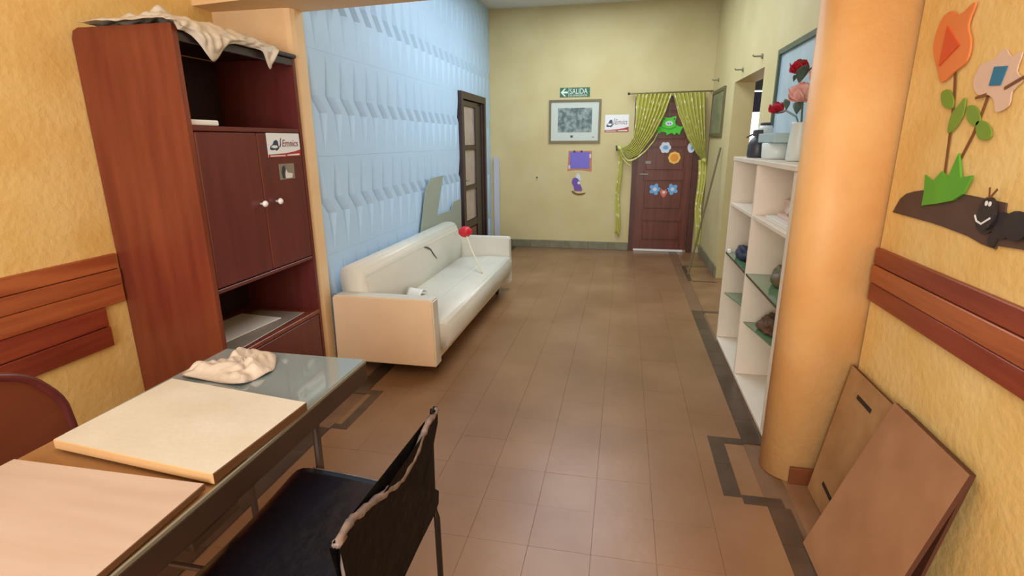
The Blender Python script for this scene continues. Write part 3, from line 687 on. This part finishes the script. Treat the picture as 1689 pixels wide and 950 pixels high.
# ------------------------------------------------------------------ corridor right wall
t = thing('small_picture', 'narrow dark framed picture on the side wall by the curtain', 'picture', (XC, 7.0, 1.54))
F = lambda a, b, q: (-q, a-7.0, b-1.54)
frame(t, 6.62, 7.46, 1.54, 2.085, .04, F, 'framegilt')
obj('print', prism(B(), rect(6.66, 7.42, 1.58, 2.045), F, .002, .012), 'artgrey', t)
t = thing('large_picture', 'large pale blue picture in a grey-green frame above the shelves', 'picture', (XC, 3.9, 1.42))
F = lambda a, b, q: (-q, a-3.9, b-1.42)
frame(t, 3.30, 4.42, 1.42, 2.12, .035, F, 'framedark', .03)
obj('print', prism(B(), rect(3.335, 4.385, 1.455, 2.085), F, .002, .012), 'artblue', t)
for y, z, w in ((7.2, 2.20, 'near the small picture'), (5.78, 2.15, 'over the middle of the doorway'), (5.03, 2.165, 'between the doorway and the large picture')):
    h = thing('wall_hook', 'small metal hook high on the side wall '+w, 'hook', (XC, y, z), 'hooks above the doorway')
    obj('peg', tube(B(), [(-.001, 0, 0), (-.07, .0, 0.0), (-.078, 0, .012)], .007, 8), 'grey', h)
    obj('rosette', tube(B(), [(-.001, 0, 0), (-.012, 0, 0)], .02, 12), 'grey', h)
tag(obj('broom_handle', tube(B(), [(.79, 6.22, .012), (1.058, 6.50, 1.42)], .011, 8), 'framegilt'), 'thin wooden stick leaning against the side wall near the door', 'stick')

# ------------------------------------------------------------------ open shelf unit
SY0, SY1, SX0, SX1 = 2.66, 4.12, .772, 1.072
sh = thing('shelf_unit', 'white open shelf unit with glass shelves beside the rounded wall end', 'shelf')
obj('top_board', bx(SX0-.006, SX1, SY0, SY1, 1.36, 1.388, bev=.003, seg=1), 'whitepaint', sh)
obj('end_panel', bx(SX0, SX1, SY1-.022, SY1-.001, .035, 1.359, bev=.002, seg=1), 'whitepaint', sh)
obj('end_panel', bx(SX0, SX1, SY0+.001, SY0+.045, .035, 1.359, bev=.002, seg=1), 'whitepaint', sh)
DV = 3.42
obj('divider', bx(SX0, SX1, DV-.011, DV+.011, .035, 1.359, bev=.002, seg=1), 'whitepaint', sh)
obj('base_board', bx(SX0, SX1, SY0+.001, SY1-.001, .012, .034, bev=.002, seg=1), 'whitepaint', sh)
obj('back_panel', bx(SX1-.006, SX1-.0005, SY0+.046, SY1-.023, .036, 1.358), 'whitepaint', sh)
for y0, y1 in ((SY0+.046, DV-.012), (DV+.012, SY1-.023)):
    obj('shelf', bx(SX0+.002, SX1-.007, y0, y1, 1.045, 1.068, bev=.002, seg=1), 'whitepaint', sh)
    o = obj('glass_shelf', bx(SX0+.004, SX1-.007, y0, y1, .697, .705), 'glassgreen', sh); o['label'] = 'green glass shelf'
    obj('glass_edge', bx(SX0+.001, SX0+.0035, y0, y1, .694, .707), 'glassedge', sh)
    pts = [(SX1-.007, y0+.0), (SX1-.007, y1), (SX0+.02, y1), (SX0+.13, y0+.02)]
    o = obj('glass_shelf', prism(B(), pts, flat(.385), 0, .008), 'glassgreen', sh); o['label'] = 'green glass shelf set farther back'
    for yy in (y0+.012, y1-.012):
        obj('shelf_pin', bx(SX0+.03, SX0+.055, yy-.011, yy+.011, 1.034, 1.0445), 'brownstem', sh)
        obj('shelf_pin', bx(SX0+.06, SX0+.08, yy-.011, yy+.011, .372, .384), 'brownstem', sh)
for y in (SY0+.05, SY1-.05): obj('foot', bx(SX0+.004, SX0+.05, y-.025, y+.025, .0005, .0115), 'black', sh)
def blob(name, m, c, s, label, cat, seed, rough=.35, group=None, zmin=None):
    bm = B(); bmesh.ops.create_icosphere(bm, subdivisions=4, radius=1)
    for v in bm.verts:
        n = noise.noise(v.co*1.7+Vector((seed, 0, 0)))+.5*abs(noise.noise(v.co*4+Vector((0, seed, 0))))
        q = v.co*(1+rough*n)
        v.co = Vector((q.x*s[0], q.y*s[1], q.z*s[2]))
        if v.co.z < -s[2]*.6: v.co.z = -s[2]*.6
    o = obj(name, bm, m, smooth=True, loc=(c[0], c[1], c[2]+s[2]*.6+.0008))
    return tag(o, label, cat, group)
blob('navy_cloth', 'navy', (.865, 3.86, .705), (.055, .14, .055), 'balled navy cloth on the glass shelf', 'cloth', 2.0)
tag(obj('white_tag', bx(.775, .80, 4.03, 4.065, .7055, .735, bev=.006), 'white'), 'small white clip beside the navy cloth', 'clip')
blob('olive_pouch', 'brownbag', (.92, 3.13, .705), (.07, .10, .07), 'olive brown pouch on the glass shelf', 'pouch', 5.0, .25)
blob('brown_fabric', 'rust', (.91, 3.24, .393), (.06, .10, .06), 'crumpled brown fabric on the lower glass shelf', 'cloth', 8.0, .5)
tag(obj('pink_box', bx(.87, 1.0, 2.86, 3.02, .706, .80, bev=.006), 'pinkpaper'), 'small pale pink box behind the olive pouch', 'box')
tag(obj('white_folder', bx(.80, 1.05, 2.73, 3.22, 1.0685, 1.092, bev=.003), 'paper'), 'white folder lowest on the wooden shelf', 'folder', 'folders on the shelf')
tag(obj('white_folder', bx(.84, 1.05, 2.76, 3.14, 1.0925, 1.112, bev=.003), 'pinkpaper'), 'pinkish folder lying on the white folder', 'folder', 'folders on the shelf')
blob('pale_bag', 'pinkpaper', (.93, 3.02, 1.1125), (.07, .16, .045), 'pale crumpled bag on top of the shelf folders', 'bag', 11.0, .4)
tag(obj('cream_parcel', bx(.93, 1.04, 3.22, 3.38, 1.0685, 1.17, bev=.012), 'pinkpaper'), 'pale parcel beside the folders against the divider', 'parcel')
tag(obj('small_carton', bx(.95, 1.04, 3.55, 3.68, 1.0685, 1.13, bev=.006), 'pinkpaper'), 'small pale carton on the far wooden shelf', 'box')
# things on the shelf top
t = thing('spray_bottle', 'charcoal spray bottle with a side lever on the shelf top', 'bottle', (.86, 3.86, 1.389))
obj('body', lathe(B(), [(.058, 0), (.064, .01), (.062, .08), (.05, .11), (.030, .13), (.028, .135)], (0, 0, 0), 20), 'charcoal', t, smooth=True)
obj('head', bx(-.035, .02, -.024, .028, .1355, .175, bev=.006), 'charcoal', t)
obj('lever', tube(B(), [(-.03, .01, .15), (-.045, .06, .138), (-.05, .11, .128)], .006, 8), 'charcoal', t)
t = thing('white_jar', 'white jar with a dark lid behind the grey-blue box', 'jar', (.935, 4.03, 1.389))
obj('body', lathe(B(), [(.044, 0), (.047, .02), (.047, .18), (.04, .205)], (0, 0, 0), 20), 'milk', t, smooth=True)
obj('lid', lathe(B(), [(.036, .2055), (.036, .220), (.032, .224)], (0, 0, 0), 20), 'charcoal', t, smooth=True)
tag(obj('white_tub', lathe(B(), [(.078, 0), (.085, .015), (.088, .09), (.083, .0935)], (.90, 3.54, 1.389), 24), 'milk', smooth=True), 'white plastic tub under the grey-blue box', 'tub')
tag(obj('grey_blue_box', bx(.83, .985, 3.36, 3.74, 1.484, 1.538, bev=.005), 'boxblue'), 'grey-blue box resting on the white tub', 'box')
vs = thing('flower_vase', 'white vase of red and pink artificial flowers on the shelf top', 'vase', (.905, 3.16, 1.389))
obj('vase', lathe(B(), [(.05, 0), (.056, .01), (.052, .10), (.045, .19), (.048, .20), (.04, .198), (.035, .12)], (0, 0, 0), 22), 'milk', vs, smooth=True)
V0 = Vector((.905, 3.16, 1.389))
def flower(c, r, m, seed, n=8):
    bm = B(); rng = random.Random(seed)
    for k in range(n):
        a0 = 2*math.pi*k/n*1.6; el = .2+1.2*(k/n)
        dirv = Vector((math.cos(a0)*math.cos(el), math.sin(a0)*math.cos(el), math.sin(el)*.9))
        q = dirv.to_track_quat('Z', 'Y')
        def fn(u, v):
            w = (u-.5)*2*r*.62*math.sin(math.pi*(.12+.8*v)); l = r*1.15*v
            return Vector(c)-V0+q @ Vector((w, .35*r*(v*v)-.8*w*w/r*.5, l))
        grid(bm, fn, 4, 5)
    o = obj('flower_head', bm, m, vs, smooth=True); solid(o, .002); return o
flower((.885, 3.60, 1.655), .055, 'redpetal', 1, 9); flower((.90, 3.30, 1.845), .06, 'redpetal', 2, 10); flower((.88, 3.12, 1.69), .08, 'pinkpetal', 3, 11)
flower((.93, 3.05, 1.78), .06, 'pinkpetal', 4, 8)
for k, pts in enumerate(([(.905, 3.16, 1.55), (.90, 3.25, 1.62), (.89, 3.42, 1.66), (.885, 3.58, 1.655)], [(.905, 3.16, 1.55), (.91, 3.2, 1.68), (.905, 3.28, 1.78), (.90, 3.30, 1.84)], [(.905, 3.15, 1.55), (.89, 3.14, 1.69)], [(.91, 3.15, 1.55), (.93, 3.06, 1.77)])):
    obj('stem', tube(B(), [Vector(p)-V0 for p in pts], .005, 6), 'darkleaf', vs)
def leafm(c, dirv, L, w, parent, V):
    q = Vector(dirv).to_track_quat('Z', 'Y')
    o = obj('leaf', grid(B(), lambda u, v: Vector(c)-V+q @ Vector(((u-.5)*2*w*math.sin(math.pi*v), .02*math.sin(math.pi*v), L*v)), 4, 8), 'darkleaf', parent, smooth=True); solid(o, .0015)
for c, dv, L, w in (((.90, 3.28, 1.79), (0, -.6, .5), .13, .03), ((.90, 3.30, 1.83), (0, .8, -.2), .09, .014), ((.90, 3.25, 1.63), (.2, .7, .5), .13, .025), ((.89, 3.42, 1.66), (0, .5, .7), .08, .018), ((.90, 3.30, 1.86), (0, -.8, .5), .07, .012), ((.90, 3.2, 1.67), (-.3, -.5, .3), .12, .03)):
    leafm(c, dv, L, w, vs, V0)

# ------------------------------------------------------------------ cut-outs on the near wall
W0 = XR-.0005
def cut(name, pts, m, t0, t1, parent=None, sm=0):
    if sm: pts = smoothpoly(pts, sm)
    return obj(name, prism(B(), pts, onXr(W0), t0, t1), m, parent)
mo = tag(cut('soil_cutout', [(2.232, 1.237), (2.215, 1.265), (2.197, 1.29), (2.16, 1.312), (2.112, 1.324), (2.038, 1.337), (1.809, 1.341), (1.643, 1.336), (1.636, 1.297), (1.60, 1.30), (1.579, 1.32), (1.50, 1.335), (1.48, 1.23), (1.547, 1.23), (1.64, 1.222), (1.642, 1.212), (1.70, 1.215), (1.767, 1.226), (1.90, 1.234), (1.964, 1.236)], 'mound', .001, .005), 'dark brown soil mound cut-out on the wall above the planks', 'cut-out')
gt = thing('grass_cutout', 'green jagged grass tuft cut-out rising from the soil', 'cut-out')
cut('blades', [(2.032, 1.285), (2.033, 1.33), (2.048, 1.385), (1.996, 1.366), (1.956, 1.401), (1.917, 1.382), (1.886, 1.458), (1.851, 1.388), (1.798, 1.398), (1.824, 1.343), (1.87, 1.318), (1.95, 1.30)], 'green', .0055, .012, gt)
tu = thing('tulip_cutout', 'tall orange tulip cut-out with two leaves on the wall', 'cut-out')
cut('petals', [(2.156, 1.827), (2.133, 1.877), (2.087, 1.889), (2.035, 1.868), (1.965, 1.888), (1.979, 1.83), (1.947, 1.775), (1.950, 1.725), (2.004, 1.700), (2.062, 1.676), (2.100, 1.715), (2.150, 1.78)], 'tulip', .004, .010, tu, 4)
cut('heart', [(2.087, 1.846), (1.998, 1.776), (2.090, 1.728)], 'heart', .0105, .014, tu)
def ribbon(pts, w):
    L = []; R_ = []
    for i, p in enumerate(pts):
        p = Vector(p); dd = (Vector(pts[min(i+1, len(pts)-1)])-Vector(pts[max(i-1, 0)])).normalized(); n = Vector((-dd.y, dd.x))*w/2
        L.append(tuple(p+n)); R_.append(tuple(p-n))
    return L+R_[::-1]
cut('stem', ribbon([(2.012, 1.712), (1.987, 1.625), (1.973, 1.553), (1.953, 1.393)], .012), 'brownstem', .002, .0035, tu)
cut('leaf', [(2.055, 1.642), (2.02, 1.650), (1.982, 1.620), (1.980, 1.590), (2.035, 1.605)], 'leafgreen', .004, .008, tu, 4)
cut('leaf', [(1.920, 1.618), (1.915, 1.569), (1.945, 1.528), (1.975, 1.520), (1.975, 1.571), (1.945, 1.60)], 'leafgreen', .004, .008, tu, 4)
wf = thing('white_flower_cutout', 'pale flower cut-out with a teal square centre on the wall', 'cut-out')
cut('petals', [(1.90, 1.665), (1.875, 1.707), (1.83, 1.71), (1.79, 1.735), (1.755, 1.71), (1.715, 1.715), (1.72, 1.67), (1.69, 1.645), (1.72, 1.62), (1.72, 1.585), (1.765, 1.57), (1.785, 1.60), (1.815, 1.618), (1.87, 1.625)], 'lilac', .003, .006, wf, 3)
cut('centre', [(1.812, 1.692), (1.756, 1.687), (1.769, 1.640), (1.818, 1.643)], 'teal', .0065, .009, wf)
cut('stem', ribbon([(1.821, 1.620), (1.837, 1.557), (1.855, 1.507), (1.890, 1.438)], .011), 'brownstem', .0005, .0025, wf)
cut('twig', ribbon([(1.822, 1.620), (1.869, 1.614)], .008), 'brownstem', .0062, .0085, wf)
cut('twig', ribbon([(1.750, 1.630), (1.695, 1.648), (1.66, 1.657)], .008), 'brownstem', .0062, .0085, wf)
cut('leaf', [(1.900, 1.592), (1.864, 1.590), (1.828, 1.555), (1.844, 1.536), (1.889, 1.555)], 'leafgreen', .003, .007, wf, 4)
cut('leaf', [(1.842, 1.545), (1.80, 1.545), (1.765, 1.517), (1.775, 1.497), (1.819, 1.503)], 'leafgreen', .003, .007, wf, 4)
an = thing('ant_cutout', 'black smiling caterpillar cut-out crawling on the brown soil', 'cut-out')
cut('head', ell(1.692, 1.302, .036, .045, 20), 'ant', .0105, .017, an)
cut('jaw', ell(1.700, 1.275, .040, .030, 20), 'ant', .0055, .010, an)
for k, (y, z, r) in enumerate(((1.632, 1.277, .042), (1.575, 1.285, .045), (1.515, 1.29, .045))):
    cut('body_segment', ell(y, z, r, r*.85, 20), 'ant', .0055+.0045*(k % 2), .0098+.0045*(k % 2), an)
cut('foot', ell(1.655, 1.235, .018, .02, 10), 'ant', .0055, .010, an)
for y in (1.697, 1.682): cut('eye', ell(y, 1.329, .0055, .007, 10), 'white', .0175, .019, an)
cut('mouth', ribbon([(1.735, 1.292), (1.722, 1.277), (1.70, 1.272), (1.668, 1.292)], .005), 'white', .0175, .019, an)
cut('antenna', ribbon([(1.690, 1.344), (1.697, 1.372)], .006), 'brownstem', .0175, .019, an)
cut('antenna', ribbon([(1.686, 1.346), (1.665, 1.370)], .006), 'brownstem', .0175, .019, an)

# ------------------------------------------------------------------ boards leaning on the near wall
def leaning(name, y0b, y1b, y0t, y1t, xb, xt, zt, th, m, label, edge):
    t = thing(name, label, 'board', (xb, (y0b+y1b)/2, 0))
    O = Vector((xb, (y0b+y1b)/2, 0))
    P = [Vector((xb, y0b, .002)), Vector((xb, y1b, .002)), Vector((xt, y1t, zt)), Vector((xt, y0t, zt))]
    n = (P[1]-P[0]).cross(P[3]-P[0]).normalized()
    if n.x > 0: n = -n
    bm = B(); lo = [bm.verts.new(p-O+Vector((0, 0, 0))) for p in P]; hi = [bm.verts.new(p-O+n*th) for p in P]
    bm.faces.new(lo); bm.faces.new(hi)
    for k in range(4): bm.faces.new((lo[k], lo[(k+1) % 4], hi[(k+1) % 4], hi[k]))
    o = obj('sheet', bm, [m, edge], t)
    for p in o.data.polygons: p.material_index = 0 if abs(p.normal.dot(n)) > .9 else 1
    if min((v.co.z for v in o.data.vertices)) < .001-O.z:
        dz = .001-min(v.co.z for v in o.data.vertices)
        for v in o.data.vertices: v.co.z += dz
    return t, P, n, O
t, P, n, O = leaning('fibreboard_panel', 1.905, 2.265, 1.91, 2.265, .885, .978, .60, .012, 'fibre', 'brown fibreboard with two hand slots leaning by the rounded wall end', 'fibredark')
def slot(t, P, n, O, u0, v0, u1, v1, w, th):
    at = lambda u, v: P[0].lerp(P[1], u).lerp(P[3].lerp(P[2], u), v)
    A, Bq = at(u0, v0)-O, at(u1, v1)-O
    ax = (Bq-A).normalized(); s = n.cross(ax)*w
    bm = B(); lo = []; hi = []
    for p, sg in ((A, -1), (Bq, -1), (Bq, 1), (A, 1)):
        lo.append(bm.verts.new(p+s*sg+n*(th-.004))); hi.append(bm.verts.new(p+s*sg+n*(th+.0012)))
    bm.faces.new(lo); bm.faces.new(hi)
    for k in range(4): bm.faces.new((lo[k], lo[(k+1) % 4], hi[(k+1) % 4], hi[k]))
    obj('hand_slot', bm, 'slot', t)
slot(t, P, n, O, .66, .86, .32, .86, .008, .014); slot(t, P, n, O, .70, .17, .34, .15, .008, .014)
leaning('gap_shade_panel', 1.475, 1.86, 1.485, 1.86, .865, .984, .615, .010, 'fibredark', 'added dark panel standing in for the shaded gap behind the reddish hardboard', 'fibredark')  # added dark board, fills the wedge of shade between hardboard and wall
leaning('hardboard_panel', 1.42, 1.895, 1.46, 1.88, .76, .965, .625, .014, 'fibre2', 'plain reddish hardboard leaning in front of the slotted board', 'fibredark')

# ------------------------------------------------------------------ table
tbx = thing('long_table', 'long narrow table with a grey glass top and brown steel frame', 'table')
ang = math.radians(-2.5)
TX0, TX1, TY0, TY1, TZ = -1.45, -.875, -.5, 1.62, .75
obj('tabletop', bx(TX0, TX1, TY0, TY1, .715, .742, bev=.003, seg=1), 'tabletop', tbx)
o = obj('glass_top', bx(TX0+.012, TX1+.0, 1.0, TY1, .7425, .7505, bev=.002, seg=1), 'tableglass', tbx); o['label'] = 'grey glass sheet on the table end'
bm = B(); box(bm, TX0+.01, TX1-.002, TY0+.01, TY0+.035, .665, .7145); box(bm, TX0+.01, TX1-.002, TY1-.035, TY1-.006, .665, .7145); box(bm, TX0+.004, TX0+.03, TY0+.036, TY1-.036, .665, .7145); box(bm, TX1-.03, TX1-.002, TY0+.036, TY1-.036, .665, .7145)
obj('apron', bm, 'steeldark', tbx)
o = obj('edge_trim', bx(TX1+.0005, TX1+.007, TY0, TY1, .7375, .7495, bev=.002, seg=1), 'grey', tbx)
obj('edge_board', bx(TX1+.0005, TX1+.006, TY0, TY1, .672, .737, bev=.002, seg=1), 'steeldark', tbx); o['label'] = 'thin grey metal edge strip'
for x, y in ((-.925, 1.36), (-1.385, 1.575), (-.925, -.3), (-1.385, -.3)):
    obj('leg', tube(B(), [(x, y, .001), (x, y, .664)], .013, 10), 'steel', tbx)
obj('stretcher', bx(-1.19, -1.16, 1.06, 1.26, .36, .39, bev=.004), 'steel', tbx)
obj('stretcher_post', bx(-1.185, -1.165, 1.14, 1.17, .391, .714), 'steeldark', tbx)
for zz_ in (0,):
    obj('stretcher_bar', tube(B(), [(-1.385, 1.0, .375), (-.925, 1.0, .375)], .008, 8), 'steel', tbx)

def board(name, pts, z0, z1, m, label, edge):
    bm = prism(B(), pts, flat(0), z0, z1); bmesh.ops.bevel(bm, geom=list(bm.edges), offset=.002, segments=1, affect='EDGES')
    o = obj(name, bm, [m, edge, 'boardtan'])
    for p in o.data.polygons: p.material_index = 0 if p.normal.z > .8 else 2 if p.normal.y < -.6 and m == 'boardcream' else 1
    return tag(o, label, 'board')
board('cream_board', [(-1.378, 1.305), (-.862, 1.24), (-.876, .885), (-1.384, .935)], .7515, .778, 'boardcream', 'pale cream board lying on the table glass', 'boardedge')
board('pink_board', [(-1.41, .862), (-.882, .868), (-.862, .25), (-.87, -.45), (-1.44, -.45)], .7508, .767, 'boardpink', 'pale pink board covering the table end nearest the viewer', 'boardedge')
rag_c = Vector((-1.262, 1.485))
rag_p = [(-1.40, 1.365), (-1.395, 1.436), (-1.345, 1.50), (-1.335, 1.60), (-1.318, 1.612), (-1.27, 1.60), (-1.20, 1.575), (-1.14, 1.485), (-1.13, 1.435), (-1.15, 1.383), (-1.165, 1.343), (-1.277, 1.352)]
rag_s = smoothpoly(rag_p, 4)
def ragfn(u, v):
    k = u*len(rag_s); i = int(k) % len(rag_s); f = k-int(k)
    e = Vector(rag_s[i]).lerp(Vector(rag_s[(i+1) % len(rag_s)]), f)
    p = rag_c.lerp(e, max(v, .02))
    n1 = abs(noise.noise(Vector((p.x*12+p.y*6, p.y*16, 2)))); n2 = abs(noise.noise(Vector((p.x*22, p.y*25, 5))))
    z = .753+(1-v**4)*(.008+.055*n1+.034*n2)+.004*(1+math.sin(u*40))
    return (p.x, p.y, z)
tag(solid(obj('rag', grid(B(), ragfn, 96, 18), 'rag', smooth=True), .002), 'crumpled pale rag on the far end of the table glass', 'cloth')

# round-backed brown chair behind the table
ch = thing('brown_chair', 'brown round-backed chair behind the table by the ochre wall', 'chair', (-1.72, .82, 0))
bk = smoothpoly([(-.30, .42), (.34, .42), (.40, .66), (.335, .80), (.24, .865), (.12, .895), (-.08, .90), (-.22, .86), (-.32, .74)], 5)
obj('backrest', prism(B(), bk, lambda a, b, t: (t+.02*math.cos(a*3)*2-.02, a, b), -.012, .012, ), 'chairbrown', ch, smooth=False)
obj('backrest_rim', tube(B(), [(.02*math.cos(a*3)*2-.008, a, b) for a, b in bk]+[(.02*math.cos(bk[0][0]*3)*2-.008, bk[0][0], bk[0][1])], .013, 8), 'mahogd', ch, smooth=True)
obj('seat', bx(.04, .26, -.26, .26, .42, .45, bev=.01), 'chairbrown', ch)
for x, y in ((.02, -.24), (.02, .24), (.24, -.24), (.24, .24)):
    obj('leg', tube(B(), [(x, y, .001), (x, y, .419)], .014, 8), 'black', ch)

# ------------------------------------------------------------------ black chair in front
bc = thing('black_chair', 'black vinyl chair with torn backrest drawn up to the table', 'chair', (-.75, 1.07, 0))
O = Vector((-.75, 1.07, 0))
def seatfn(u, v):       # u along depth (table side to back), v along width
    x = -1.00+u*.475; y = .80+v*.525
    z = .452+.02*math.cos((u-.1)*2.6)-.03*math.sin(math.pi*u)*math.sin(math.pi*v)+.012*(2*v-1)**2
    if u < .12: z -= (.12-u)**2*2.2
    if u > .85: z += (u-.85)**2*2.5
    return Vector((x, y, z))-O
o = obj('seat', grid(B(), seatfn, 24, 24), 'vinyl', bc, smooth=True); solid(o, .022)
obj('seat_piping', tube(B(), [seatfn(u, 1)+Vector((0, .002, .006)) for u in [k/20 for k in range(3, 20)]], .005, 6), 'piping', bc, smooth=True)
topc = [(1.290, .745), (1.245, .742), (1.20, .732), (1.123, .706), (1.03, .704), (.95, .729), (.858, .756), (.805, .768), (.782, .755)]
rest = [(.778, .70), (.785, .56), (.81, .45), (.90, .44), (1.019, .446), (1.12, .452), (1.24, .450), (1.285, .458), (1.292, .495), (1.262, .525), (1.20, .575), (1.180, .598), (1.195, .622), (1.225, .640), (1.268, .669), (1.312, .712), (1.312, .745)]
bow = lambda y: -.502+.004*math.sin(math.pi*min(1, max(0, (y-.78)/.53)))
pts_ = smoothpoly(topc, 6)[:6*(len(topc)-1)+1]
bm = prism(B(), [(p[0], p[1]) for p in pts_+rest[:-1]], lambda a_, b_, t_: (bow(a_)+t_-O.x, a_-O.y, b_), -.009, .009)
bmesh.ops.triangulate(bm, faces=[f for f in bm.faces if len(f.verts) > 4])
obj('backrest', bm, 'vinylback', bc)
pp = [Vector((bow(y)+.004, y, z+.006+.003*math.sin(k*1.3)*math.sin(k*.37)))-O for k, (y, z) in enumerate(pts_)]
o = obj('backrest_piping', tube(B(), pp, [.0085+.002*math.sin(k*1.9)*math.sin(k*.7) for k in range(len(pp))], 7), 'piping', bc, smooth=True); o['label'] = 'torn pale piping along the top edge'
obj('backrest_piping', tube(B(), [Vector((bow(y), y-.002, z))-O for y, z in [topc[-1]]+rest[:3]], .006, 6), 'piping', bc, smooth=True)
for y, z in ((1.288, .748), (1.312, .742)):
    p = Vector((bow(y), y, z))-O
    obj('broken_tip', tube(B(), [p+Vector((0, 0, -.03)), p+Vector((0, 0, .008)), p+Vector((.004, 0, .016))], [.006, .006, .009], 8), 'vinylback', bc, smooth=True)
def tubep(name, pts, r=.0095): obj(name, tube(B(), [Vector(p)-O for p in pts], r, 10), 'black', bc, smooth=True)
tubep('leg', [(-.508, 1.275, .47), (-.502, 1.29, .40), (-.50, 1.295, .001)])
tubep('leg', [(-.52, 1.285, .44), (-.62, 1.29, .20), (-.70, 1.295, .001)])
tubep('leg', [(-.508, .80, .47), (-.502, .79, .40), (-.50, .78, .001)])
tubep('leg', [(-.90, .81, .42), (-.95, .80, .001)])
tubep('leg', [(-.90, 1.28, .42), (-.94, 1.29, .001)])
tubep('seat_rail', [(-.90, 1.28, .42), (-.52, 1.285, .43)]); tubep('seat_rail', [(-.90, .81, .42), (-.51, .79, .43)])
